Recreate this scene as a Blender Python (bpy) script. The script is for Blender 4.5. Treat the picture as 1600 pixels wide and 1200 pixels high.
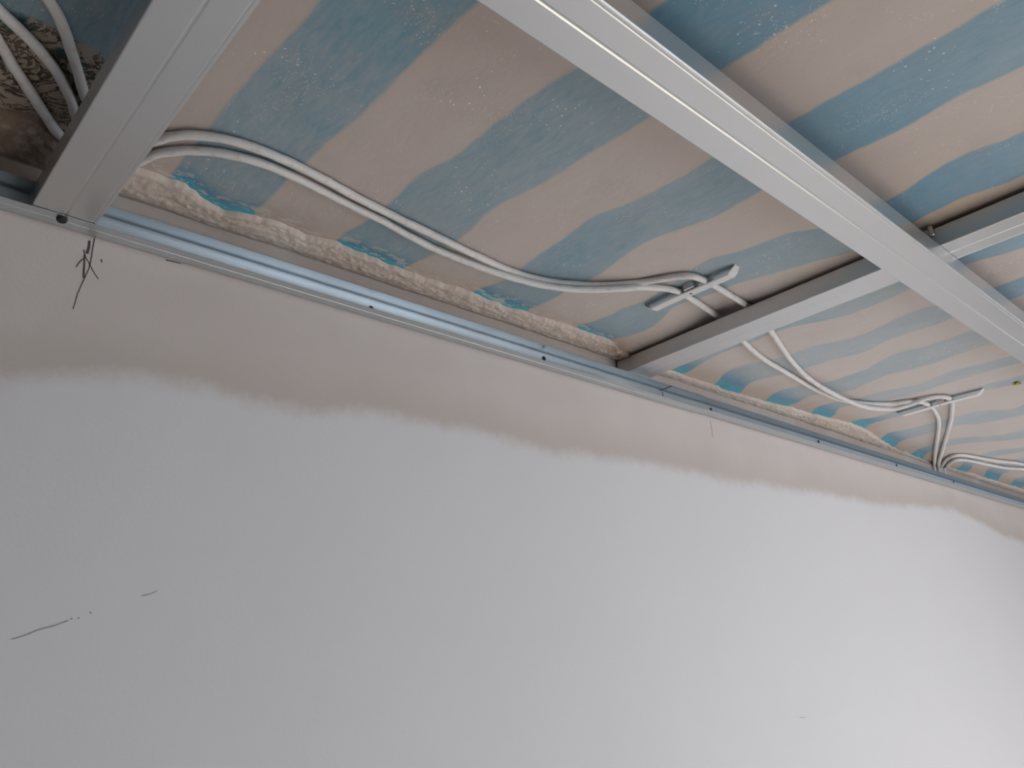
import bpy, math, random
import numpy as np
from mathutils import Matrix, Vector

scene = bpy.context.scene
for o in list(bpy.data.objects):
    bpy.data.objects.remove(o)

# ------------------------------------------------------------------ camera
# world: X along the wall, Y towards the wall (wall face at y = 0, room at y < 0), Z up (z = 0 at the metal grid)
F = 1242.5
RC = np.array([[0.73669232, -0.67338655, -0.06192717],
               [0.19585703, 0.30012497, -0.93357647],
               [0.64724373, 0.67562975, 0.35298725]])
CAM = np.array([0.0, -0.82627787, -0.47209068])
cam_data = bpy.data.cameras.new('camera')
cam_data.sensor_width = 36.0
cam_data.lens = F / 1600 * 36.0
cam_data.clip_start = 0.02
cam = bpy.data.objects.new('camera', cam_data)
scene.collection.objects.link(cam)
rot = RC.T @ np.diag([1, -1, -1])
M = np.eye(4); M[:3, :3] = rot; M[:3, 3] = CAM
cam.matrix_world = Matrix(M.tolist())
scene.camera = cam

# ------------------------------------------------------------------ world, daylight, exposure
ROOM_X0, ROOM_X1, ROOM_Y0, FLOOR_Z = -3.0, 5.4, -2.1, -2.45
GRID_X1 = 4.3                                # far end of the sheet, tracks and profiles that is built
world = bpy.data.worlds.new('world')
scene.world = world
world.use_nodes = True
wbg = world.node_tree.nodes['Background']
wbg.inputs['Color'].default_value = (0.62, 0.78, 1.0, 1)
wbg.inputs['Strength'].default_value = 1.2

def area(name, loc, direction, sx, sy, power, color):
    ld = bpy.data.lights.new(name, 'AREA')
    ld.shape = 'RECTANGLE'; ld.size = sx; ld.size_y = sy
    ld.energy = power; ld.color = color
    lo = bpy.data.objects.new(name, ld)
    lo.location = loc
    lo.rotation_euler = Vector(direction).to_track_quat('-Z', 'Y').to_euler()
    scene.collection.objects.link(lo)
    return lo
# daylight entering by the two windows of the room
WIN_R = dict(y0=-1.95, y1=-0.45, z0=-1.75, z1=-0.35)          # in the right wall
WIN_F = dict(x0=1.0, x1=2.7, z0=-1.65, z1=-0.30)            # in the wall behind the camera
area('daylight_right', (ROOM_X1 + 0.02, -1.20, -1.05), (-1, 0, 0), 1.5, 1.4, 5, (1.0, 0.97, 0.94))
area('daylight_front', (1.85, ROOM_Y0 - 0.02, -0.975), (0, 1, 0), 1.7, 1.35, 21.0, (0.97, 0.98, 1.0))
sun_d = bpy.data.lights.new('sun', 'SUN'); sun_d.energy = 32.0; sun_d.angle = 0.01; sun_d.color = (1.0, 0.93, 0.84)
sun = bpy.data.objects.new('sun', sun_d); COLL = scene.collection; COLL.objects.link(sun)
sun.rotation_euler = Vector((-0.90, 0.02, -0.40)).to_track_quat('-Z', 'Y').to_euler()

vs = scene.view_settings
vs.view_transform = 'Standard'; vs.look = 'None'
vs.exposure = -0.16; vs.gamma = 1.0; vs.use_curve_mapping = False

# ------------------------------------------------------------------ helpers
COL = scene.collection
rnd = random.Random(7)

def unproj(px, py, axis, val):
    g = RC.T @ np.array([px - 800.0, py - 600.0, F])
    t = (val - CAM[axis]) / g[axis]
    return CAM + t * g

def mesh_obj(name, verts, faces, mat=None, parent=None, smooth=False):
    me = bpy.data.meshes.new(name)
    me.from_pydata([tuple(map(float, v)) for v in verts], [], faces)
    me.update()
    if smooth:
        me.polygons.foreach_set('use_smooth', [True] * len(me.polygons))
    ob = bpy.data.objects.new(name, me)
    COL.objects.link(ob)
    if mat: me.materials.append(mat)
    if parent: ob.parent = parent
    return ob

def empty(name, loc=(0, 0, 0)):
    o = bpy.data.objects.new(name, None)
    o.empty_display_size = 0.02
    COL.objects.link(o)
    return o

def tag(o, label=None, cat=None, group=None, kind=None):
    if label: o['label'] = label
    if cat: o['category'] = cat
    if group: o['group'] = group
    if kind: o['kind'] = kind
    return o

def box_geo(x0, x1, y0, y1, z0, z1):
    v = [(x0, y0, z0), (x1, y0, z0), (x1, y1, z0), (x0, y1, z0), (x0, y0, z1), (x1, y0, z1), (x1, y1, z1), (x0, y1, z1)]
    f = [(0, 3, 2, 1), (4, 5, 6, 7), (0, 1, 5, 4), (1, 2, 6, 5), (2, 3, 7, 6), (3, 0, 4, 7)]
    return v, f

def boxes(name, bl, mat, parent=None):
    V, Fc = [], []
    for b in bl:
        v, f = box_geo(*b); n = len(V)
        V += v; Fc += [tuple(i + n for i in q) for q in f]
    return mesh_obj(name, V, Fc, mat, parent)

# smooth value noise on numpy arrays
def _hash(ix, iy, seed):
    h = (ix.astype(np.int64) * 374761393 + iy.astype(np.int64) * 668265263 + seed * 974634777) & 0xffffffff
    h = ((h ^ (h >> 13)) * 1274126177) & 0xffffffff
    return ((h ^ (h >> 16)) & 0xffff) / 65535.0
def vnoise(x, y, seed=0):
    x = np.asarray(x, float); y = np.asarray(y, float)
    ix = np.floor(x); iy = np.floor(y); fx = x - ix; fy = y - iy
    fx = fx * fx * (3 - 2 * fx); fy = fy * fy * (3 - 2 * fy)
    a = _hash(ix, iy, seed); b = _hash(ix + 1, iy, seed); c = _hash(ix, iy + 1, seed); d = _hash(ix + 1, iy + 1, seed)
    return (a + (b - a) * fx) * (1 - fy) + (c + (d - c) * fx) * fy
def fbm(x, y, seed=0, octv=4):
    s = 0; a = 0.5; t = 0
    for i in range(octv):
        s = s + a * vnoise(x * 2 ** i + 17.3 * i, y * 2 ** i - 9.1 * i, seed + i); t += a; a *= 0.5
    return s / t

# ------------------------------------------------------------------ materials
class NT:
    def __init__(self, name):
        self.mat = bpy.data.materials.new(name); self.mat.use_nodes = True
        self.nt = self.mat.node_tree; self.b = self.nt.nodes['Principled BSDF']
    def n(self, typ, **kw):
        nd = self.nt.nodes.new(typ)
        for k, v in kw.items():
            if k.startswith('_'): setattr(nd, k[1:], v)
        return nd
    def link(self, a, b): self.nt.links.new(a, b)
    def val(self, v):
        return v
    def setin(self, node, idx, v):
        if hasattr(v, 'is_output'): self.link(v, node.inputs[idx])
        else: node.inputs[idx].default_value = v
    def math(self, op, a, b=0.0, c=0.0, clamp=False):
        nd = self.n('ShaderNodeMath'); nd.operation = op; nd.use_clamp = clamp
        self.setin(nd, 0, a); self.setin(nd, 1, b); self.setin(nd, 2, c)
        return nd.outputs[0]
    def mix(self, f, a, b, blend='MIX'):
        nd = self.n('ShaderNodeMix'); nd.data_type = 'RGBA'; nd.blend_type = blend
        self.setin(nd, 0, f); self.setin(nd, 6, a); self.setin(nd, 7, b)
        return nd.outputs[2]
    def coord(self, scale=(1, 1, 1), which='Object'):
        tc = self.n('ShaderNodeTexCoord'); mp = self.n('ShaderNodeMapping')
        mp.inputs['Scale'].default_value = scale
        self.link(tc.outputs[which], mp.inputs[0]); return mp.outputs[0]
    def noise(self, vec, scale, detail=3, rough=0.5, dist=0.0):
        nd = self.n('ShaderNodeTexNoise')
        nd.inputs['Scale'].default_value = scale; nd.inputs['Detail'].default_value = detail
        nd.inputs['Roughness'].default_value = rough; nd.inputs['Distortion'].default_value = dist
        self.link(vec, nd.inputs['Vector']); return nd.outputs[0]
    def voro(self, vec, scale, feature='F1'):
        nd = self.n('ShaderNodeTexVoronoi'); nd.feature = feature
        nd.inputs['Scale'].default_value = scale
        self.link(vec, nd.inputs['Vector']); return nd.outputs['Distance']
    def sstep(self, v, a, b, lo=0.0, hi=1.0):
        nd = self.n('ShaderNodeMapRange'); nd.interpolation_type = 'SMOOTHSTEP'
        self.setin(nd, 0, v); nd.inputs[1].default_value = a; nd.inputs[2].default_value = b
        nd.inputs[3].default_value = lo; nd.inputs[4].default_value = hi
        return nd.outputs[0]
    def attr(self, name):
        nd = self.n('ShaderNodeAttribute'); nd.attribute_name = name; return nd.outputs['Fac']
    def bump(self, h, strength=0.3, dist=0.002):
        nd = self.n('ShaderNodeBump'); nd.inputs['Strength'].default_value = strength
        nd.inputs['Distance'].default_value = dist
        self.link(h, nd.inputs['Height']); self.link(nd.outputs[0], self.b.inputs['Normal'])
    def base(self, c): self.setin(self.b, self.b.inputs.find('Base Color'), c)
    def put(self, **kw):
        for k, v in kw.items():
            self.setin(self.b, self.b.inputs.find(k.replace('_', ' ')), v)

def rgb(r, g, b): return (r, g, b, 1.0)

def mat_wall():
    m = NT('painted_plaster'); co = m.coord()
    st = m.attr('stain')
    n1 = m.noise(co, 9, 5, 0.6); n2 = m.noise(co, 60, 4, 0.65); n3 = m.noise(co, 3, 3)
    edge = m.math('ADD', st, m.math('MULTIPLY', m.math('SUBTRACT', n1, 0.5), 0.03))
    edge = m.math('ADD', edge, m.math('MULTIPLY', m.math('SUBTRACT', n2, 0.5), 0.018))
    msk = m.sstep(edge, -0.016, 0.014)
    rim = m.math('MULTIPLY', msk, m.sstep(edge, 0.075, 0.005))
    white = m.mix(n3, rgb(0.725, 0.715, 0.73), rgb(0.765, 0.755, 0.77))
    tan = m.mix(m.noise(co, 7, 4), rgb(0.60, 0.525, 0.485), rgb(0.70, 0.63, 0.60))
    tan = m.mix(m.math('MULTIPLY', rim, 0.55), tan, rgb(0.52, 0.455, 0.405))
    col = m.mix(m.math('MULTIPLY', msk, 0.88), white, tan)
    m.base(col)
    m.put(Roughness=0.75); m.b.inputs['Specular IOR Level'].default_value = 0.25
    m.bump(m.math('ADD', m.noise(co, 220, 3), m.math('MULTIPLY', m.noise(co, 14, 3), 3.0)), 0.12, 0.002)
    return m.mat

def mat_plain(name, c1, c2, rough=0.8, scale=12, bump=0.2, metallic=0.0, bscale=90, bdist=0.002):
    m = NT(name); co = m.coord()
    m.base(m.mix(m.noise(co, scale, 5), rgb(*c1), rgb(*c2)))
    m.put(Roughness=rough, Metallic=metallic)
    if bump: m.bump(m.noise(co, bscale, 4), bump, bdist)
    return m.mat

def mat_zinc(name, c1, c2, rough, dusty=0.0, along=(1, 1, 1)):
    m = NT(name); co = m.coord()
    sp = m.noise(co, 420, 3, 0.7); cl = m.noise(co, 18, 4)
    st = m.noise(m.coord(along), 60, 4)
    c = m.mix(sp, rgb(*c1), rgb(*c2))
    d = m.math('MULTIPLY', m.sstep(cl, 0.35, 0.75), dusty)
    c = m.mix(d, c, rgb(0.62, 0.60, 0.58))
    m.base(c)
    r = m.math('ADD', m.math('MULTIPLY', m.math('SUBTRACT', st, 0.5), 0.06), rough)
    m.put(Roughness=m.math('ADD', r, m.math('MULTIPLY', d, 0.3)), Metallic=m.math('SUBTRACT', 0.95, d))
    return m.mat

def mat_film():
    m = NT('striped_film'); co = m.coord()
    u = m.attr('stripe'); clean = m.attr('clean'); peel = m.attr('peel'); daylight_haze = m.attr('daylight_haze')
    wob = m.math('MULTIPLY', m.math('SUBTRACT', m.noise(co, 45, 3), 0.5), 0.05)
    s = m.math('SINE', m.math('MULTIPLY', m.math('ADD', u, wob), math.pi))
    teal = m.sstep(s, -0.10, 0.10)
    big = m.noise(co, 5, 4, 0.55); mid = m.noise(co, 22, 5, 0.6)
    streak = m.noise(m.coord((34, 9, 20)), 4, 5, 0.65, 0.8)
    c_t = m.mix(mid, rgb(0.055, 0.215, 0.300), rgb(0.080, 0.265, 0.360))
    c_b = m.mix(big, rgb(0.440, 0.360, 0.318), rgb(0.505, 0.415, 0.368))
    c_t = m.mix(m.sstep(clean, 0.2, 0.7), c_t, rgb(0.045, 0.225, 0.360))
    c_t = m.mix(m.sstep(clean, 0.75, 1.0), c_t, rgb(0.050, 0.34, 0.46))
    c_b = m.mix(m.sstep(s, -0.42, -0.08), c_b, rgb(0.48, 0.385, 0.31))
    c = m.mix(teal, c_b, c_t)
    smudge = m.sstep(m.noise(co, 8, 4, 0.6, 0.4), 0.52, 0.72)
    c = m.mix(m.math('MULTIPLY', smudge, 0.30), c, rgb(0.235, 0.205, 0.205))
    c = m.mix(m.math('MULTIPLY', m.attr('amber'), m.sstep(teal, 0.9, 0.2)), c, rgb(0.50, 0.365, 0.21))
    c = m.mix(m.math('MULTIPLY', m.attr('brown'), m.sstep(mid, 0.30, 0.62)), c, rgb(0.27, 0.165, 0.10))
    # rubbed-in plaster dust
    dust = m.math('MULTIPLY', m.sstep(m.math('ADD', m.math('MULTIPLY', streak, 0.5), m.math('MULTIPLY', big, 0.6)), 0.20, 0.95),
                  m.math('SUBTRACT', 1.0, clean, clamp=True))
    c = m.mix(m.math('MULTIPLY', dust, 0.72), c, rgb(0.475, 0.445, 0.445))
    c = m.mix(m.math('MULTIPLY', daylight_haze, m.math('ADD', 0.35, m.math('MULTIPLY', mid, 0.5))), c, rgb(0.54, 0.505, 0.50))  # pale veil: dust together with painted-in brightness
    # crusty plaster smears beside the torn edge
    near = m.attr('near')
    crust = m.math('MULTIPLY', m.sstep(m.math('ADD', m.noise(m.coord((1, 2.2, 1)), 55, 6, 0.68, 0.5), m.math('MULTIPLY', near, 0.12)), 0.60, 0.66), near)
    c = m.mix(m.math('MULTIPLY', crust, 0.85), c, rgb(0.56, 0.515, 0.48))
    # splashes and crumbs
    v = m.voro(co, 120); keep = m.sstep(m.noise(co, 11, 3), 0.52, 0.66)
    sp = m.math('MULTIPLY', m.sstep(v, 0.16, 0.10), keep)
    v2 = m.voro(co, 300); sp2 = m.math('MULTIPLY', m.sstep(v2, 0.20, 0.12), m.sstep(m.noise(co, 16, 3), 0.53, 0.62))
    c = m.mix(m.math('MULTIPLY', m.math('MAXIMUM', sp, m.math('MULTIPLY', sp2, 0.9)), 0.95), c, rgb(0.70, 0.68, 0.66))
    # torn, mouldy patch
    crack = m.sstep(m.math('ABSOLUTE', m.math('SUBTRACT', m.noise(co, 38, 6, 0.7, 0.8), 0.5)), 0.040, 0.012)
    pc = m.mix(crack, rgb(0.36, 0.30, 0.24), rgb(0.05, 0.035, 0.025))
    pc = m.mix(m.sstep(m.noise(co, 26, 5), 0.56, 0.62), pc, rgb(0.015, 0.06, 0.055))
    c = m.mix(m.sstep(m.math('ADD', peel, m.math('MULTIPLY', m.math('SUBTRACT', mid, 0.5), 0.6)), 0.4, 0.6), c, pc)
    m.base(c)
    m.put(Roughness=m.math('ADD', 0.42, m.math('MULTIPLY', dust, 0.4)))
    m.b.inputs['Specular IOR Level'].default_value = 0.45
    h = m.math('ADD', m.math('MULTIPLY', m.noise(co, 30, 3), 1.0), m.math('ADD', m.math('MULTIPLY', dust, 0.25), m.math('MULTIPLY', sp, 0.5)))
    m.bump(h, 0.35, 0.003)
    return m.mat

def mat_plaster():
    m = NT('rough_plaster'); co = m.coord()
    n = m.noise(co, 40, 6, 0.65); g = m.noise(co, 8, 4)
    c = m.mix(n, rgb(0.49, 0.41, 0.36), rgb(0.60, 0.52, 0.47))
    c = m.mix(m.sstep(g, 0.5, 0.75), c, rgb(0.60, 0.545, 0.50))
    brown = m.attr('brown')
    c = m.mix(m.math('MULTIPLY', brown, m.sstep(n, 0.25, 0.6)), c, rgb(0.22, 0.145, 0.10))
    pit = m.math('MULTIPLY', m.sstep(m.noise(co, 95, 5, 0.65), 0.68, 0.74), m.attr('rough'))
    c = m.mix(m.math('MULTIPLY', pit, 0.8), c, rgb(0.12, 0.09, 0.07))
    m.base(c); m.put(Roughness=0.9)
    m.bump(m.math('MULTIPLY', m.noise(co, 130, 5, 0.65), m.math('ADD', 0.12, m.attr('rough'))), 0.45, 0.003)
    return m.mat

def mat_cable():
    m = NT('cable_sheath'); co = m.coord()
    n = m.noise(co, 90, 5, 0.65)
    c = m.mix(m.sstep(n, 0.5, 0.75), rgb(0.66, 0.645, 0.64), rgb(0.56, 0.50, 0.45))
    m.base(c); m.put(Roughness=0.5); m.bump(n, 0.25, 0.001)
    return m.mat

WALL = mat_wall()
PLAIN_WALL = mat_plain('room_wall', (0.40, 0.39, 0.38), (0.48, 0.47, 0.46), 0.85)
FLOORM = mat_plain('screed', (0.50, 0.48, 0.455), (0.60, 0.58, 0.55), 0.85, 6)
SLAB = mat_plain('concrete', (0.30, 0.29, 0.27), (0.40, 0.38, 0.36), 0.9)
FRAME = mat_plain('window_frame', (0.75, 0.75, 0.75), (0.80, 0.80, 0.80), 0.4, bump=0)
ZINC_T = mat_zinc('galvanised_track', (0.54, 0.59, 0.625), (0.62, 0.67, 0.705), 0.37, 0.05, (1, 12, 12))
ZINC_P = mat_zinc('galvanised_profile', (0.62, 0.625, 0.63), (0.65, 0.655, 0.66), 0.34, 0.08, (1, 1, 1))
FILM = mat_film()
PLASTER = mat_plaster()
CABLE = mat_cable()
CLIPM = mat_plain('clip_plastic', (0.60, 0.59, 0.60), (0.68, 0.67, 0.68), 0.6, 60, 0.3, 0.0, 300, 0.001)
BLACK = mat_plain('black_hole', (0.012, 0.012, 0.016), (0.02, 0.02, 0.025), 0.7, bump=0)
PENCIL = mat_plain('pencil_line', (0.045, 0.042, 0.045), (0.10, 0.095, 0.095), 0.7, 300, 0)
PENCIL_SOFT = mat_plain('pencil_faint', (0.30, 0.28, 0.26), (0.42, 0.40, 0.38), 0.8, 300, 0)
SPLASH = mat_plain('plaster_crumb', (0.62, 0.60, 0.57), (0.72, 0.70, 0.68), 0.85, 200, 0.3)
MOSS = mat_plain('yellow_green_fleck', (0.36, 0.40, 0.05), (0.62, 0.60, 0.10), 0.7, 400, 0)

# ------------------------------------------------------------------ the room
ZC = 0.095                                   # underside of the concrete slab
FILM_Z = 0.0655                               # mean height of the striped sheet

# wall with the damp band: z of the band's lower edge, traced from the photograph
band_px = [(-200, 575), (0, 598), (60, 590), (130, 582), (200, 590), (260, 600), (330, 606), (400, 625), (470, 640), (540, 640), (620, 650), (700, 668),
           (760, 675), (810, 692), (860, 706), (930, 712), (1000, 722), (1080, 738), (1150, 752), (1230, 764), (1300, 772), (1370, 788),
           (1440, 792), (1490, 796), (1530, 815), (1570, 838), (1600, 848)]
bp = np.array([unproj(x, y, 1, 0.0) for x, y in band_px])
def band_z(x): return np.interp(x, bp[:, 0], bp[:, 2])
xs = np.concatenate([[ROOM_X0], np.arange(-1.8, ROOM_X1, 0.02), [ROOM_X1]])
zs = np.concatenate([[FLOOR_Z, -1.6, -1.0, -0.7], np.arange(-0.5, ZC + 0.03, 0.02)])
V = [(x, 0.0, z) for z in zs for x in xs]
nx = len(xs)
Fc = [(j * nx + i, j * nx + i + 1, (j + 1) * nx + i + 1, (j + 1) * nx + i) for j in range(len(zs) - 1) for i in range(nx - 1)]
nb = len(V)
V += [(ROOM_X0, 0.15, FLOOR_Z), (ROOM_X1, 0.15, FLOOR_Z), (ROOM_X1, 0.15, ZC), (ROOM_X0, 0.15, ZC)]
Fc += [(nb, nb + 3, nb + 2, nb + 1)]
wall = mesh_obj('wall_back', V, Fc, WALL)
tag(wall, 'pale plastered wall with a brown damp band along its top', kind='structure')
va = np.array(V)
st = va[:, 2] - band_z(va[:, 0])
at = wall.data.attributes.new('stain', 'FLOAT', 'POINT'); at.data.foreach_set('value', st.astype(np.float32))

tag(boxes('floor', [(ROOM_X0, ROOM_X1, ROOM_Y0, 0.15, FLOOR_Z - 0.1, FLOOR_Z)], FLOORM), 'grey screed floor of the room', kind='structure')
tag(boxes('ceiling', [(ROOM_X0, ROOM_X1, ROOM_Y0, 0.15, ZC, ZC + 0.12)], SLAB), 'concrete slab above the striped sheet', kind='structure')
tag(boxes('wall_left', [(ROOM_X0 - 0.12, ROOM_X0, ROOM_Y0, 0.15, FLOOR_Z, ZC)], SLAB), 'plain wall out of frame on the left', kind='structure')
w = WIN_R
tag(boxes('wall_right', [(ROOM_X1, ROOM_X1 + 0.12, ROOM_Y0, w['y0'], FLOOR_Z, ZC), (ROOM_X1, ROOM_X1 + 0.12, w['y1'], 0.15, FLOOR_Z, ZC),
                         (ROOM_X1, ROOM_X1 + 0.12, w['y0'], w['y1'], FLOOR_Z, w['z0']), (ROOM_X1, ROOM_X1 + 0.12, w['y0'], w['y1'], w['z1'], ZC)],
          PLAIN_WALL), 'plain wall with a window, out of frame on the right', kind='structure')
w = WIN_F
tag(boxes('wall_front', [(ROOM_X0, w['x0'], ROOM_Y0 - 0.12, ROOM_Y0, FLOOR_Z, ZC), (w['x1'], ROOM_X1, ROOM_Y0 - 0.12, ROOM_Y0, FLOOR_Z, ZC),
                         (w['x0'], w['x1'], ROOM_Y0 - 0.12, ROOM_Y0, FLOOR_Z, w['z0']), (w['x0'], w['x1'], ROOM_Y0 - 0.12, ROOM_Y0, w['z1'], ZC)],
          PLAIN_WALL), 'plain wall with a window behind the camera', kind='structure')
w = WIN_R; t = 0.05; X = ROOM_X1 + 0.06
tag(boxes('window_1', [(X, X + .05, w['y0'], w['y1'], w['z0'], w['z0'] + t), (X, X + .05, w['y0'], w['y1'], w['z1'] - t, w['z1']),
                       (X, X + .05, w['y0'], w['y0'] + t, w['z0'], w['z1']), (X, X + .05, w['y1'] - t, w['y1'], w['z0'], w['z1'])], FRAME),
    'white window frame in the right wall', kind='structure')
w = WIN_F; Y = ROOM_Y0 - 0.11
tag(boxes('window_2', [(w['x0'], w['x1'], Y, Y + .05, w['z0'], w['z0'] + t), (w['x0'], w['x1'], Y, Y + .05, w['z1'] - t, w['z1']),
                       (w['x0'], w['x0'] + t, Y, Y + .05, w['z0'], w['z1']), (w['x1'] - t, w['x1'], Y, Y + .05, w['z0'], w['z1'])], FRAME),
    'white window frame in the wall behind the camera', kind='structure')

# ------------------------------------------------------------------ striped sheet under the slab
edge_px = [(-120, 150), (-30, 165), (20, 170), (60, 178), (90, 212), (130, 232), (180, 245), (215, 258), (232, 262), (255, 275), (290, 285), (320, 310), (345, 325), (400, 336),
           (440, 350), (480, 367), (525, 380), (560, 393), (600, 410), (640, 424), (680, 440), (735, 455), (765, 470), (800, 483), (830, 490),
           (870, 504), (900, 512), (920, 519), (950, 527), (975, 545), (1020, 568), (1055, 580), (1080, 590), (1118, 603), (1140, 611), (1160, 617),
           (1200, 628), (1240, 637), (1270, 647), (1310, 655), (1350, 668), (1375, 685), (1400, 702), (1420, 712), (1440, 717), (1458, 722),
           (1500, 735), (1550, 748), (1600, 765)]
ep = np.array([unproj(x, y, 2, FILM_Z) for x, y in edge_px])
o_ = np.argsort(ep[:, 0]); ep = ep[o_]
ep[:, 1] = np.clip(ep[:, 1], -0.15, -0.006)
def edge_y(x): return np.interp(x, ep[:, 0], ep[:, 1])

def film_h(x, y):
    x = np.asarray(x, float); y = np.asarray(y, float)
    h = (fbm(x * 3.2, y * 3.2, 3, 3) - 0.5) * 0.010 + (fbm(x * 9, y * 5, 11, 3) - 0.5) * 0.006
    h += 0.0016 * np.sin(14 * x + 9 * y + 4 * fbm(x * 2, y * 2, 5, 2))
    # drawn down close over the profile that rests on the track, except where the cables cross it
    h = np.clip(h, -0.0045, 0.012)
    cross = np.exp(-((y + 0.225) / 0.055) ** 2)
    sag = np.exp(-((x - 1.075) / 0.10) ** 2) * (1 - cross)
    return FILM_Z + h * (1 - sag) - 0.0053 * sag + 0.002 * cross * np.exp(-((x - 1.075) / 0.06) ** 2)

B = [
 [(560, -80), (497, 5), (465, 45), (440, 70), (410, 100), (375, 140), (345, 175), (325, 197), (285, 247), (270, 267)],
 [(810, -55), (742, 7), (700, 45), (657, 85), (617, 125), (582, 160), (545, 195), (507, 220), (487, 242), (447, 277), (430, 300), (410, 317), (400, 332)],
 [(1035, 0), (1017, 13), (960, 60), (897, 107), (862, 122), (832, 147), (800, 172), (762, 202), (725, 235), (697, 256), (660, 269), (635, 294), (616, 314), (570, 350), (537, 365), (527, 377)],
 [(1289, 4), (1206, 56), (1159, 90), (1126, 105), (1070, 145), (1010, 185), (975, 207), (937, 230), (900, 253), (858, 280), (817, 302), (782, 317), (760, 332), (740, 355), (717, 372), (682, 395), (667, 402), (640, 412)],
 [(1555, 2), (1505, 32), (1450, 65), (1410, 87), (1380, 107), (1350, 125), (1307, 145), (1275, 165), (1240, 187), (1175, 217), (1110, 247), (1065, 277), (1020, 300), (970, 325), (929, 336), (904, 356), (860, 387), (830, 405), (817, 417), (785, 440), (760, 447), (740, 455)],
 [(1600, 100), (1562, 120), (1512, 142), (1470, 165), (1437, 190), (1405, 207), (1365, 225), (1335, 237), (1310, 252), (1245, 275), (1185, 300), (1150, 320), (1112, 340), (1060, 357), (1010, 375), (975, 397), (945, 420), (920, 436), (882, 455), (865, 467), (832, 482)],
 [(1600, 207), (1567, 222), (1525, 235), (1487, 252), (1457, 270), (1420, 294), (1385, 312), (1330, 342), (1275, 356), (1235, 358), (1205, 370), (1175, 382), (1150, 392), (1112, 400), (1090, 412), (1050, 445), (1005, 475), (975, 482), (955, 495), (920, 505), (900, 512)],
 [(1600, 267), (1570, 282), (1500, 305), (1450, 330), (1430, 340), (1380, 370), (1325, 392), (1287, 400), (1250, 411), (1200, 426), (1150, 441), (1112, 460), (1050, 480), (1032, 500), (1012, 512), (987, 522), (950, 530)],
 [(1600, 335), (1500, 380), (1400, 425), (1300, 463), (1200, 490), (1100, 530), (1055, 575)],
 [(1600, 385), (1550, 400), (1512, 410), (1422, 449), (1384, 467), (1321, 492), (1284, 501), (1250, 507), (1222, 514), (1162, 538), (1128, 550), (1100, 563), (1072, 582)],
 [(1600, 430), (1566, 443), (1510, 462), (1457, 479), (1431, 486), (1398, 499), (1377, 512), (1344, 527), (1306, 537), (1269, 541), (1250, 550), (1210, 562), (1182, 567), (1152, 572), (1132, 582), (1119, 600)],
 [(1600, 460), (1545, 480), (1491, 496), (1459, 511), (1422, 522), (1384, 535), (1356, 552), (1328, 559), (1297, 564), (1259, 576), (1216, 586), (1182, 593), (1164, 602), (1158, 615)],
 [(1600, 492), (1523, 518), (1487, 531), (1450, 544), (1412, 552), (1381, 563), (1356, 580), (1319, 591), (1299, 598), (1252, 602), (1227, 608), (1205, 616), (1199, 625)],
 [(1600, 524), (1551, 539), (1506, 552), (1469, 565), (1431, 576), (1384, 586), (1347, 602), (1328, 611), (1278, 616), (1261, 619), (1242, 631), (1224, 635)],
 [(1600, 551), (1577, 557), (1540, 565), (1487, 578), (1459, 589), (1431, 601), (1375, 610), (1340, 622), (1295, 629), (1272, 636), (1266, 648)],
 [(1600, 566), (1553, 578), (1506, 591), (1469, 602), (1431, 616), (1403, 622), (1360, 630), (1310, 634), (1301, 650)],
 [(1600, 586), (1562, 596), (1534, 603), (1480, 620), (1412, 639), (1366, 653), (1330, 657), (1324, 662)],
 [(1600, 596), (1572, 602), (1534, 611), (1480, 629), (1431, 643), (1394, 652), (1356, 663), (1350, 671)],
 [(1600, 631), (1581, 640), (1555, 640), (1525, 642), (1497, 650), (1450, 661), (1412, 670), (1384, 675), (1373, 686)],
 [(1600, 646), (1562, 653), (1525, 662), (1497, 662), (1459, 673), (1431, 682), (1405, 689), (1397, 702)],
 [(1600, 671), (1562, 680), (1506, 684), (1480, 688), (1441, 700), (1422, 710)],
 [(1600, 684), (1553, 690), (1497, 694), (1450, 705), (1439, 718)],
 [(1600, 697), (1562, 700), (1530, 708), (1506, 716), (1500, 730)],
 [(1600, 703), (1562, 708), (1540, 716), (1520, 724), (1515, 736)],
]
GRID_Y = np.arange(-1.5, 0.001, 0.006)
xk = []
for pl in B:
    p = np.array([unproj(x, y, 2, FILM_Z) for x, y in pl])
    p = p[np.argsort(p[:, 1])]
    yy, xx = p[:, 1], p[:, 0]
    r = np.interp(GRID_Y, yy, xx)
    lo = GRID_Y < yy[0]
    r[lo] += (GRID_Y[lo] - yy[0]) * -0.12          # beyond the traced end the stripe goes on with the mean slant
    xk.append(r)
xk = np.array(xk)
ker = np.exp(-0.5 * (np.arange(-5, 6) / 1.8) ** 2); ker /= ker.sum()
xk = np.array([np.convolve(np.pad(r, 5, mode='edge'), ker, mode='valid') for r in xk])
# stripes on the far side and on the left go on at the same pitch
pitch = 0.125
left = [xk[0] - pitch * 0.70, xk[0] - pitch * 2.3, xk[0] - pitch * 3.3, xk[0] - pitch * 4.3, xk[0] - pitch * 5.3, xk[0] - pitch * 6.3, xk[0] - pitch * 7.3][::-1]
right = [xk[-1] + pitch * (i + 1) for i in range(12)]
allk = np.array(left + list(xk) + right)
idx = np.arange(len(allk)) - len(left)
allk = np.maximum.accumulate(allk + np.arange(len(allk))[:, None] * 1e-4, axis=0)
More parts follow.
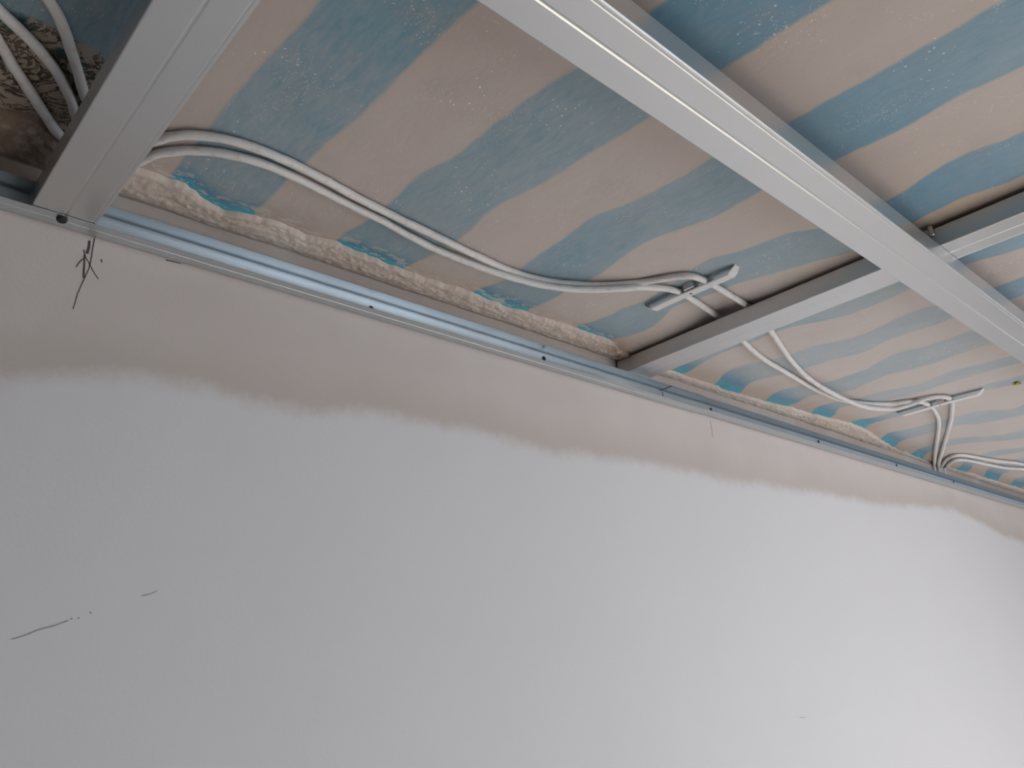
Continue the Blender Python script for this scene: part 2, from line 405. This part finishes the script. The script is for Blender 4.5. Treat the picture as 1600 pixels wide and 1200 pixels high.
# film grid: the outer row follows the torn edge at the plaster
fx = np.arange(-1.2, GRID_X1, 0.006)
FX, FY = np.meshgrid(fx, GRID_Y)
lim = edge_y(FX) + 0.012
FYc = np.minimum(FY, lim)
U = np.zeros_like(FX)
for j in range(len(GRID_Y)):
    U[j] = np.interp(fx, allk[:, j], idx, left=idx[0], right=idx[-1])
for j in range(len(GRID_Y)):                         # clipped rows take the stripe value of the row they were clipped to
    clip = FY[j] > lim[j]
    if clip.any():
        jj = np.clip(((FYc[j] - GRID_Y[0]) / 0.006).round().astype(int), 0, len(GRID_Y) - 1)
        U[j][clip] = U[jj[clip], np.where(clip)[0]]
FZ = film_h(FX, FYc)
d_edge = edge_y(FX) - FYc
clean = np.clip(1.25 - d_edge / (0.012 + 0.03 * vnoise(FX * 9, FX * 0, 21) + 0.045 * np.clip((FX - 1.08) / 0.05, 0, 1)), 0, 1)
clean = np.maximum(clean, 0.75 * np.clip((-0.42 - FYc) / 0.15, 0, 1) * (0.5 + 0.5 * vnoise(FX * 4, FYc * 4, 31)))
daylight_haze = np.clip((FX - 0.30) / 1.1, 0, 1) * np.clip(1.15 - clean, 0, 1) * 0.75  # dust plus the sheet's brightening to the right, put into its colour
near = np.where(FX > 1.08, 0.35, 1.0) * np.clip(1.0 - (d_edge - 0.004) / (0.012 + 0.045 * vnoise(FX * 7, FX * 0 + 5, 77)), 0, 1) * np.clip(d_edge / 0.006, 0, 1)
amber = 0.8 * np.exp(-((FX - 1.005) / 0.05) ** 2) * np.clip((-0.34 - FYc) / 0.1, 0, 1)
brownf = 0.9 * np.exp(-((FX - 1.03) / 0.055) ** 2 - ((FYc + 0.05) / 0.035) ** 2)
# torn patch left of the first profile
pc = np.array([unproj(x, y, 2, FILM_Z) for x, y in [(35, 120)]])[0]
pr = ((FX - pc[0]) / 0.105) ** 2 + ((FYc - pc[1]) / 0.085) ** 2
peel = np.clip(1.25 - pr, 0, 1) * (FX < 0.17)
ny, nxf = FX.shape
verts = np.stack([FX, FYc, FZ], -1).reshape(-1, 3)
ii = np.arange(ny * nxf).reshape(ny, nxf)
q = np.stack([ii[:-1, :-1], ii[1:, :-1], ii[1:, 1:], ii[:-1, 1:]], -1).reshape(-1, 4)
yq = np.abs(FYc[1:, :-1] - FYc[:-1, :-1]).reshape(-1)
q = q[yq > 1e-6]
me = bpy.data.meshes.new('striped_sheet')
me.from_pydata(verts.tolist(), [], q.tolist()); me.update()
me.polygons.foreach_set('use_smooth', [True] * len(me.polygons))
for nm, arr in (('stripe', U), ('clean', clean), ('peel', peel), ('daylight_haze', daylight_haze), ('near', near), ('amber', amber), ('brown', brownf)):
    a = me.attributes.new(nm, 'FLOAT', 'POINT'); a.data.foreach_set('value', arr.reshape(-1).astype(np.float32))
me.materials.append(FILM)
film = bpy.data.objects.new('striped_sheet', me); COL.objects.link(film)
tag(film, 'dusty blue and beige striped sheet stretched under the ceiling', 'sheeting')

# ------------------------------------------------------------------ rough plaster between wall and sheet
px_ = np.arange(-1.0, 3.6, 0.002)
T = np.linspace(0, 1, 44)
PX, TT = np.meshgrid(px_, T)
ey = edge_y(PX) + 0.004 * (fbm(PX * 60, PX * 0 + 3, 41, 3) - 0.5) * 2
cz = film_h(PX, np.minimum(ey, -0.004)) - 0.0022
# path: up the wall from z=.02 to the corner (t<.4), a small cove, then out to the torn edge
wz0 = 0.0285
s1 = np.clip(TT / 0.45, 0, 1); s2 = np.clip((TT - 0.45) / 0.55, 0, 1)
ztop = 0.060
yw = -0.0022 - 0.0 * s1
PY = np.where(TT < 0.45, yw, yw + (ey - yw) * s2)
PZ = np.where(TT < 0.45, wz0 + (ztop - wz0) * s1, ztop + (cz - ztop) * (s2 ** 0.7))
lump = (fbm(PX * 80, TT * 13, 51, 4) - 0.42)
lump2 = 0.5 * lump + 0.5 * (fbm(PX * 34, TT * 8, 57, 3) - 0.42)
fine = (fbm(PX * 230, TT * 34, 61, 2) - 0.5)
wgt = np.clip((TT - 0.42) / 0.12, 0, 1) * np.clip((1.0 - TT) / 0.06, 0, 1)
PZ = PZ - wgt * (0.003 + 0.0065 * np.clip(lump2, -0.15, 1) + 0.0026 * fine)
PY = PY - wgt * (0.004 * fine) - np.clip(TT / 0.4, 0, 1) * 0.0015 * (fbm(PX * 10, TT * 3, 71, 2))
PZ[-1] = np.maximum(PZ[-1], film_h(PX[-1], PY[-1]) + 0.001)
verts = np.stack([PX, PY, PZ], -1).reshape(-1, 3)
ny, nxp = PX.shape
ii = np.arange(ny * nxp).reshape(ny, nxp)
q = np.stack([ii[:-1, :-1], ii[:-1, 1:], ii[1:, 1:], ii[1:, :-1]], -1).reshape(-1, 4)
me = bpy.data.meshes.new('trim_1'); me.from_pydata(verts.tolist(), [], q.tolist()); me.update()
me.polygons.foreach_set('use_smooth', [True] * len(me.polygons))
a = me.attributes.new('rough', 'FLOAT', 'POINT'); a.data.foreach_set('value', wgt.reshape(-1).astype(np.float32))
brown = np.exp(-((PX - 1.035) / 0.05) ** 2) * np.clip((TT - 0.55) / 0.2, 0, 1) + 0.85 * np.clip((0.19 - PX) / 0.06, 0, 1) * np.clip((TT - 0.3) / 0.3, 0, 1)
a = me.attributes.new('brown', 'FLOAT', 'POINT'); a.data.foreach_set('value', np.clip(brown, 0, 1).reshape(-1).astype(np.float32))
me.materials.append(PLASTER)
trim = bpy.data.objects.new('trim_1', me); COL.objects.link(trim)
tag(trim, 'rough beige plaster strip between wall and striped sheet', kind='structure')

# ------------------------------------------------------------------ metal sections
def sweep_section(name, sec, a, b, along, mat, parent, thick=0.0006, flip=False):
    """open section polyline sec [(s, z)] given a thickness and extruded from a to b along 'x' or 'y'"""
    s = np.array(sec, float)
    d = np.gradient(s, axis=0); d /= np.linalg.norm(d, axis=1)[:, None]
    nrm = np.stack([-d[:, 1], d[:, 0]], 1)
    if flip: nrm = -nrm
    ring = np.concatenate([s, (s + nrm * thick)[::-1]])
    n = len(ring); V = []
    for c in (a, b):
        for (p, z) in ring:
            V.append((c, p, z) if along == 'x' else (p, c, z))
    Fc = [(i, (i + 1) % n, n + (i + 1) % n, n + i) for i in range(n)]
    h = len(s)
    for o in (0, n):
        for i in range(h - 1):
            f = (o + i, o + i + 1, o + n - 2 - i, o + n - 1 - i)
            Fc.append(f)
    ob = mesh_obj(name, V, Fc, mat, parent)
    import bmesh
    bm = bmesh.new(); bm.from_mesh(ob.data); bmesh.ops.recalc_face_normals(bm, faces=bm.faces); bm.to_mesh(ob.data); bm.free()
    return ob

def arc(cx, cz, r, a0, a1, n=5):
    return [(cx + r * math.cos(math.radians(a0 + (a1 - a0) * i / (n - 1))), cz + r * math.sin(math.radians(a0 + (a1 - a0) * i / (n - 1)))) for i in range(n)]

def cd_section(x0, z0, wid=0.060, hgt=0.027):
    """60 x 27 ceiling profile, open at the top: lips, sides, bottom with a middle groove and two fine beads"""
    r = 0.0016; x1 = x0 + wid; xm = x0 + wid / 2; zt = z0 + hgt
    g = 0.0005
    s = [(x0 + 0.007, zt - 0.003), (x0 + 0.006, zt)] + arc(x0 + r, zt - r, r, 90, 180, 3) + arc(x0 + r, z0 + r, r, 180, 270)
    for c, wd, dp in ((xm, 0.0020, g), (x1 - 0.0045, 0.0012, 0.00025)):
        s += [(c - wd, z0), (c - wd * 0.25, z0 + dp), (c + wd * 0.25, z0 + dp), (c + wd, z0)]
    s += arc(x1 - r, z0 + r, r, 270, 360) + arc(x1 - r, zt - r, r, 0, 90, 3) + [(x1 - 0.006, zt), (x1 - 0.007, zt - 0.003)]
    return s

def ud_section(yw, z0, z1, fl):
    r = 0.0009
    s = [(yw - fl, z0 + 0.0002)] + [(yw - fl * 0.62, z0 + 0.00005), (yw - fl * 0.60, z0 + 0.0004), (yw - fl * 0.58, z0 + 0.00005)]
    b = yw - 0.0044                                              # web bead; a narrow slot runs between it and the upper flange
    s += arc(b - r, z0 + r, r, 270, 360)
    s += [(b, z1 - 0.0034), (b + 0.0004, z1 - 0.0028), (yw - 0.0008, z1 - 0.0028), (yw - 0.0008, z1)]
    s += [(yw - fl, z1)]
    return s

def disc(name, c, normal, r, t, mat, parent, n=16, rx=1.0):
    nv = Vector(normal).normalized(); a = nv.orthogonal().normalized(); b = nv.cross(a)
    V = []
    for o, rr in ((0, r), (t * 0.6, r), (t, r * 0.82)):
        for i in range(n):
            g = 2 * math.pi * i / n
            V.append(Vector(c) + nv * o + (a * math.cos(g) + b * math.sin(g)) * rr)
    Fc = [tuple(range(2 * n, 3 * n)), tuple(range(n))[::-1]]
    for L in (0, n):
        for i in range(n): Fc.append((L + i, L + (i + 1) % n, L + n + (i + 1) % n, L + n + i))
    return mesh_obj(name, V, Fc, mat, parent)

# perimeter track: two lengths, the left one slipped over the right one
x_join = float(unproj(1084, 648, 1, 0)[0])
tr1 = tag(empty('wall_track'), 'galvanised wall track from left edge to the lap joint', 'track', 'wall tracks')
T1 = sweep_section('channel', ud_section(-0.0004, 0.0, 0.0275, 0.0275), -1.2, x_join, 'x', ZINC_T, tr1, flip=True)
tr2 = tag(empty('wall_track'), 'galvanised wall track running on to the right past the lap joint', 'track', 'wall tracks')
sweep_section('channel', ud_section(-0.0013, 0.0012, 0.0264, 0.0262), x_join - 0.10, GRID_X1, 'x', ZINC_T, tr2, flip=True)
def web_hole(px, py, parent, yw, r=0.0034):
    p = unproj(px, py, 1, yw)
    disc('screw_hole', (p[0], yw, min(max(p[2], 0.006), 0.0225)), (0, -1, 0), r, 0.0003, BLACK, parent)
for q_ in ((850, 560), (1043, 622), (580, 482)): web_hole(q_[0], q_[1], tr1, -0.0053, 0.0040)
for q_ in ((1111, 640), (1279, 690), (1401, 727), (1490, 753)): web_hole(q_[0], q_[1], tr2, -0.0062, 0.0040)
# screw driven up through the lower flange into the first profile
p = unproj(97, 341, 2, -0.0004)
sc = disc('screw', (p[0], p[1], -0.0002), (0, 0, -1), 0.0052, 0.0040, BLACK, tr1, 18)

# profiles
X1 = 0.1245; X2 = 1.0485; YL = -0.4965
P1 = tag(empty('ceiling_profile'), 'broad grey metal profile at the left, seated in the wall track', 'profile', 'ceiling profiles')
sweep_section('channel', cd_section(X1, 0.0008), -0.0035, -1.45, 'y', ZINC_P, P1)
P2 = tag(empty('ceiling_profile'), 'metal profile resting on top of the wall track, crossing above another', 'profile', 'ceiling profiles')
sweep_section('channel', cd_section(X2, 0.0283), -0.006, -1.45, 'y', ZINC_P, P2)
P3 = tag(empty('ceiling_profile'), 'long pale metal profile running diagonally below the others', 'profile', 'ceiling profiles')
sec3 = [(-(y) , z) for y, z in cd_section(-YL, 0.0009)]
sweep_section('channel', sec3, X1 + 0.063, GRID_X1, 'x', ZINC_P, P3, flip=True)

# two-level cross connector: saddle over the upper profile with a hook wire end showing beside it
cc = tag(empty('cross_connector'), 'small bent metal cross connector where two profiles cross', 'connector')
yc = YL - 0.030
boxes('saddle', [(X2 - 0.0010, X2 - 0.0002, yc - 0.022, yc + 0.022, 0.030, 0.0565), (X2 + 0.0602, X2 + 0.0610, yc - 0.022, yc + 0.022, 0.030, 0.0565),
                 (X2 - 0.001, X2 + 0.061, yc - 0.022, yc + 0.022, 0.0562, 0.057)], ZINC_P, cc)
kp = unproj(1455, 362, 0, X2 - 0.003)
path = [(X2 - 0.0032, kp[1], 0.044), (X2 - 0.0032, kp[1], 0.052), (X2 - 0.0032, kp[1], 0.0585)]

def tube(name, pts, r, mat, parent=None, n=10, noise=0.0, seed=1, step=0.006, flat=None):
    P = np.array(pts, float)
    # Catmull-Rom resample
    Q = [];
    E_ = np.vstack([2 * P[0] - P[1], P, 2 * P[-1] - P[-2]])
    for i in range(1, len(E_) - 2):
        a0, a1, a2, a3 = E_[i - 1], E_[i], E_[i + 1], E_[i + 2]
        m_ = max(2, int(np.linalg.norm(a2 - a1) / step))
        for k in range(m_):
            t_ = k / m_
            Q.append(0.5 * ((2 * a1) + (a2 - a0) * t_ + (2 * a0 - 5 * a1 + 4 * a2 - a3) * t_ ** 2 + (3 * a1 - a0 - 3 * a2 + a3) * t_ ** 3))
    Q.append(P[-1]); Q = np.array(Q)
    D = np.gradient(Q, axis=0); D /= np.linalg.norm(D, axis=1)[:, None] + 1e-12
    up = np.array([0, 0, 1.0]); V = []
    prev = None
    for i in range(len(Q)):
        ref = up if prev is None else prev
        b_ = np.cross(D[i], ref)
        if np.linalg.norm(b_) < 1e-3: b_ = np.cross(D[i], np.array([1.0, 0.2, 0]))
        b_ /= np.linalg.norm(b_); a_ = np.cross(b_, D[i]); prev = a_
        for k in range(n):
            g = 2 * math.pi * k / n
            rr = r
            if noise:
                rr = r * (1 + noise * (float(vnoise(np.array(i * 0.55), np.array(k * 0.9), seed)) - 0.4))
            V.append(Q[i] + (a_ * math.sin(g) + b_ * math.cos(g)) * rr)
    Fc = [(i * n + k, i * n + (k + 1) % n, (i + 1) * n + (k + 1) % n, (i + 1) * n + k) for i in range(len(Q) - 1) for k in range(n)]
    Fc += [tuple(range(n))[::-1], tuple(range((len(Q) - 1) * n, len(Q) * n))]
    return mesh_obj(name, V, Fc, mat, parent, smooth=True)
tube('pin', path, 0.0036, ZINC_P, cc, 12, step=0.002)

# ------------------------------------------------------------------ cables
RCAB = 0.0047
def cab(pts, drop=0.0056, wall_end=False):
    out = []
    for t_ in pts:
        px, py = t_[:2]; dz = t_[2] if len(t_) > 2 else drop
        z = FILM_Z - dz
        for _ in range(3):
            p = unproj(px, py, 2, z); z = float(film_h(p[0], p[1])) - dz
        out.append((p[0], p[1], z))
    return out

cA = cab([(60, -30), (76, 0), (92, 28), (104, 58), (115, 92), (124, 120), (129, 140), (140, 165, 0.005), (165, 190, 0.006), (205, 213, 0.006), (240, 221), (262, 214), (300, 211), (350, 217), (400, 232), (450, 252), (500, 277),
          (550, 304), (600, 330), (650, 354), (700, 378), (750, 402, 0.0054), (800, 424, 0.0054), (850, 438, 0.0054), (900, 444, 0.0054), (950, 445, 0.0054), (1000, 441, 0.0054), (1045, 434, 0.0062),
          (1075, 431, 0.0062), (1096, 436, 0.0062), (1118, 447, 0.006), (1140, 461), (1165, 476, 0.0042), (1190, 498, 0.0042), (1207, 521, 0.005), (1237, 564, 0.005),
          (1270, 596, 0.01), (1312, 620, 0.0155), (1350, 635, 0.0158), (1387, 639, 0.0158), (1412, 635, 0.014), (1450, 622, 0.0062), (1472, 620, 0.0062), (1486, 624, 0.006), (1488, 636, 0.006),
          (1485, 660), (1475, 695), (1467, 722)])
cB = cab([(-30, 20), (-8, 55), (5, 77), (22, 105), (40, 132), (58, 160), (74, 185), (92, 210, 0.005), (120, 228, 0.006), (160, 244, 0.006), (200, 256, 0.006), (222, 251), (240, 242), (262, 238), (300, 235), (350, 240), (400, 252), (450, 272),
          (500, 296), (550, 322), (600, 346), (637, 367), (687, 392), (737, 412, 0.01), (775, 426, 0.0135), (812, 437, 0.0155), (850, 446, 0.0158), (900, 452, 0.0158), (950, 452, 0.0155), (1000, 449, 0.0125), (1040, 451, 0.0062),
          (1062, 456, 0.0062), (1080, 467, 0.006), (1100, 480), (1122, 495, 0.0042), (1145, 515, 0.0042), (1168, 540, 0.0042), (1195, 562), (1237, 587), (1275, 609), (1312, 624), (1350, 630),
          (1387, 631, 0.005), (1415, 628, 0.006), (1437, 628, 0.0062), (1453, 634, 0.0062), (1463, 646, 0.006), (1467, 660), (1465, 682), (1461, 708), (1460, 722)])
cC = cab([(-30, -15), (0, 17), (18, 34), (40, 55), (62, 78), (84, 106), (100, 132), (112, 158), (117, 178), (121, 190)])
cD = cab([(1470, 730), (1474, 724), (1480, 717), (1490, 712), (1504, 711), (1524, 714), (1559, 720), (1586, 723), (1610, 728), (1650, 738)])
cE = cab([(1474, 736), (1479, 729), (1486, 722), (1497, 718), (1517, 720), (1545, 726), (1572, 731), (1600, 733), (1640, 741)])
# where they turn down behind the track they run along the wall face
def down(c, px, py):
    w1 = unproj(px, py, 1, -0.0078)
    return c + [(w1[0], -0.0095, 0.056), (w1[0], -0.0078, w1[2]), (w1[0], -0.0078, 0.030)]
cA = down(cA, 1466, 730); cB = down(cB, 1459, 728)
cD = list(reversed(down(list(reversed(cD)), 1470, 732))); cE = list(reversed(down(list(reversed(cE)), 1475, 735)))
tag(tube('cable', cA, RCAB, CABLE, None, 12, 0.20, 3), 'upper white cable of the pair looping across the striped sheet', 'cable', 'white cables under the striped sheet')
tag(tube('cable', cB, RCAB, CABLE, None, 12, 0.20, 5), 'lower white cable of the pair, nearer the wall track', 'cable', 'white cables under the striped sheet')
tag(tube('cable', cC, RCAB, CABLE, None, 12, 0.16, 9), 'dusty white cable between two others in the top left corner', 'cable', 'white cables under the striped sheet')
tag(tube('cable', cD, RCAB, CABLE, None, 10, 0.06, 12), 'upper of two short cables curving to the far right edge', 'cable', 'white cables under the striped sheet')
tag(tube('cable', cE, RCAB, CABLE, None, 10, 0.06, 14), 'lower of two short cables curving to the far right edge', 'cable', 'white cables under the striped sheet')

# ------------------------------------------------------------------ cable clips (flat strips bridging the pair)
def clip(a, b, label, wid=0.017, lift=0.0108, screw=(0.5, 0.0)):
    root = tag(empty('cable_clip'), label, 'clip', 'cable clips')
    A_ = unproj(a[0], a[1], 2, FILM_Z - 0.004); B_ = unproj(b[0], b[1], 2, FILM_Z - 0.004)
    n = 28; d = B_ - A_; L = math.hypot(d[0], d[1]); d = d / L; s = np.array([-d[1], d[0], 0])
    V = []
    for i in range(n):
        t_ = i / (n - 1)
        c = A_ + d * L * t_
        bow = min(1.0, min(t_, 1 - t_) / 0.07) ** 0.7
        z = float(film_h(c[0], c[1])) - 0.0005 - lift * bow
        w_ = wid * 0.5 * (1.0 + 0.03 * math.sin(i * 2.3)) * (0.72 if i in (0, n - 1) else 1.0)
        for sx, zz in ((-1, 0), (-0.8, -0.0012), (0.8, -0.0012), (1, 0), (0.8, 0.0014), (-0.8, 0.0014)):
            V.append((c[0] + s[0] * w_ * sx, c[1] + s[1] * w_ * sx, z + zz))
    m_ = 6
    Fc = [(i * m_ + k, (i + 1) * m_ + k, (i + 1) * m_ + (k + 1) % m_, i * m_ + (k + 1) % m_) for i in range(n - 1) for k in range(m_)]
    Fc += [tuple(range(m_)), tuple(range((n - 1) * m_, n * m_))[::-1]]
    mesh_obj('strap', V, Fc, CLIPM, root, smooth=False)
    # block between the two cables, reaching up to the sheet
    c = A_ + d * L * 0.53; zt = float(film_h(c[0], c[1]))
    off = s * wid * 0.25
    V = []
    for zz, k in ((zt - lift + 0.0016, 1.0), (zt + 0.004, 0.9)):
        for ux, uy in ((-1, -1), (1, -1), (1, 1), (-1, 1)):
            q_ = c + d * ux * 0.0085 * k + s * uy * 0.0085 * k - s * 0.004
            V.append((q_[0], q_[1], zz))
    mesh_obj('spacer', V, [(0, 1, 2, 3), (7, 6, 5, 4), (0, 4, 5, 1), (1, 5, 6, 2), (2, 6, 7, 3), (3, 7, 4, 0)], CLIPM, root)
    sc_ = A_ + d * L * screw[0]; zz = float(film_h(sc_[0], sc_[1])) - lift - 0.0013
    disc('screw', (sc_[0], sc_[1], zz), (0, 0, -1), 0.0026, 0.0005, BLACK, root, 12)
    return root
clip((1012, 484), (1152, 416), 'pale cable clip with a screw, beside the resting profile')
clip((1402, 647), (1538, 610), 'far cable clip below the last stripes at the right')

# ------------------------------------------------------------------ pencil marks on the wall (ribbons a hair thick)
def ribbon(pts, w0, w1, mat, y=-0.0004, parent=wall, name='pencil_mark'):
    P = [unproj(x, y_, 1, y) for x, y_ in pts]
    V = []; n = len(P)
    for i, p in enumerate(P):
        a = P[max(i - 1, 0)]; b = P[min(i + 1, n - 1)]
        d = np.array([b[0] - a[0], b[2] - a[2]]); d /= np.linalg.norm(d) + 1e-9
        w_ = (w0 + (w1 - w0) * i / max(1, n - 1)) * 0.5
        for sgn in (-1, 1):
            for yy in (y, 0.0002):
                V.append((p[0] - d[1] * w_ * sgn, yy, p[2] + d[0] * w_ * sgn))
    Fc = []
    for i in range(n - 1):
        a = i * 4; b = a + 4
        Fc += [(a, a + 2, b + 2, b), (a + 1, b + 1, b + 3, a + 3), (a, b, b + 1, a + 1), (a + 2, a + 3, b + 3, b + 2)]
    Fc += [(0, 1, 3, 2), (4 * n - 4, 4 * n - 2, 4 * n - 1, 4 * n - 3)]
    return mesh_obj(name, V, Fc, mat, parent)
ribbon([(148, 372), (145, 388), (142, 408), (139, 420), (133, 433), (127, 446), (121, 460), (117, 475), (114, 483)], 0.0011, 0.0007, PENCIL)
ribbon([(131, 390), (134, 402), (141, 414), (147, 426), (154, 436)], 0.0011, 0.0008, PENCIL)
ribbon([(140, 376), (139, 387), (136, 396)], 0.0022, 0.0028, PENCIL)
ribbon([(132, 398), (132, 412), (131, 426), (131, 434)], 0.0016, 0.0020, PENCIL)
ribbon([(130, 404), (124, 410), (119, 417)], 0.0012, 0.0009, PENCIL)
ribbon([(158.5, 405), (159.3, 410)], 0.0014, 0.0010, PENCIL)
ribbon([(259, 406), (272, 409), (283, 412)], 0.0012, 0.0008, PENCIL)
ribbon([(1110, 657), (1112, 670), (1114, 684)], 0.0016, 0.0008, PENCIL_SOFT)
ribbon([(18, 999), (30, 996), (44, 991), (58, 985), (72, 981), (85, 978), (98, 973), (106, 970)], 0.0007, 0.0010, PENCIL_SOFT)
ribbon([(222, 931), (236, 928), (246, 923)], 0.0008, 0.0005, PENCIL_SOFT)
ribbon([(1250, 1121), (1258, 1121)], 0.0012, 0.0006, PENCIL_SOFT)
for (x, y) in ((112, 967), (123, 966), (142, 958)):
    ribbon([(x - 1, y), (x + 1, y - 0.6)], 0.0014, 0.0014, PENCIL_SOFT)

def flange_line(a, b, w_):
    A_ = unproj(a[0], a[1], 2, -0.0004); B_ = unproj(b[0], b[1], 2, -0.0004)
    d = (B_ - A_)[:2]; d = d / np.linalg.norm(d) * w_ / 2
    V = [(q_[0] + sx * -d[1], q_[1] + sx * d[0], z) for q_ in (A_, B_) for sx in (-1, 1) for z in (-0.0004, 0.0002)]
    mesh_obj('pencil_mark', V, [(0, 2, 6, 4), (1, 5, 7, 3), (0, 4, 5, 1), (2, 3, 7, 6), (0, 1, 3, 2), (4, 6, 7, 5)], PENCIL, tr1)
flange_line((148.5, 371), (149, 356), 0.0010)
flange_line((140.5, 367), (142.5, 353), 0.0016)

# ------------------------------------------------------------------ yellow-green fleck stuck to the sheet at the far right
p = unproj(1588, 598, 2, FILM_Z - 0.001); fz = float(film_h(p[0], p[1]))
V = []; Fc = []
for k in range(7):
    a = k * 2 * math.pi / 7 + rnd.random() * 0.4; L = 0.007 + 0.005 * rnd.random(); w_ = 0.0024
    c, s = math.cos(a), math.sin(a); n0 = len(V)
    V += [(p[0] - s * w_ * .4, p[1] + c * w_ * .4, fz - 0.001), (p[0] + s * w_ * .4, p[1] - c * w_ * .4, fz - 0.001),
          (p[0] + c * L * .6 + s * w_, p[1] + s * L * .6 - c * w_, fz - 0.005), (p[0] + c * L, p[1] + s * L, fz - 0.0035),
          (p[0] + c * L * .6 - s * w_, p[1] + s * L * .6 + c * w_, fz - 0.005), (p[0], p[1], fz + 0.001)]
    Fc += [(n0, n0 + 1, n0 + 2, n0 + 3, n0 + 4), (n0, n0 + 4, n0 + 5), (n0 + 1, n0 + 5, n0 + 2), (n0 + 4, n0 + 3, n0 + 5), (n0 + 3, n0 + 2, n0 + 5)]
tag(mesh_obj('paint_fleck', V, Fc, MOSS), 'tiny yellow-green fleck on the sheet at the far right', 'fleck')
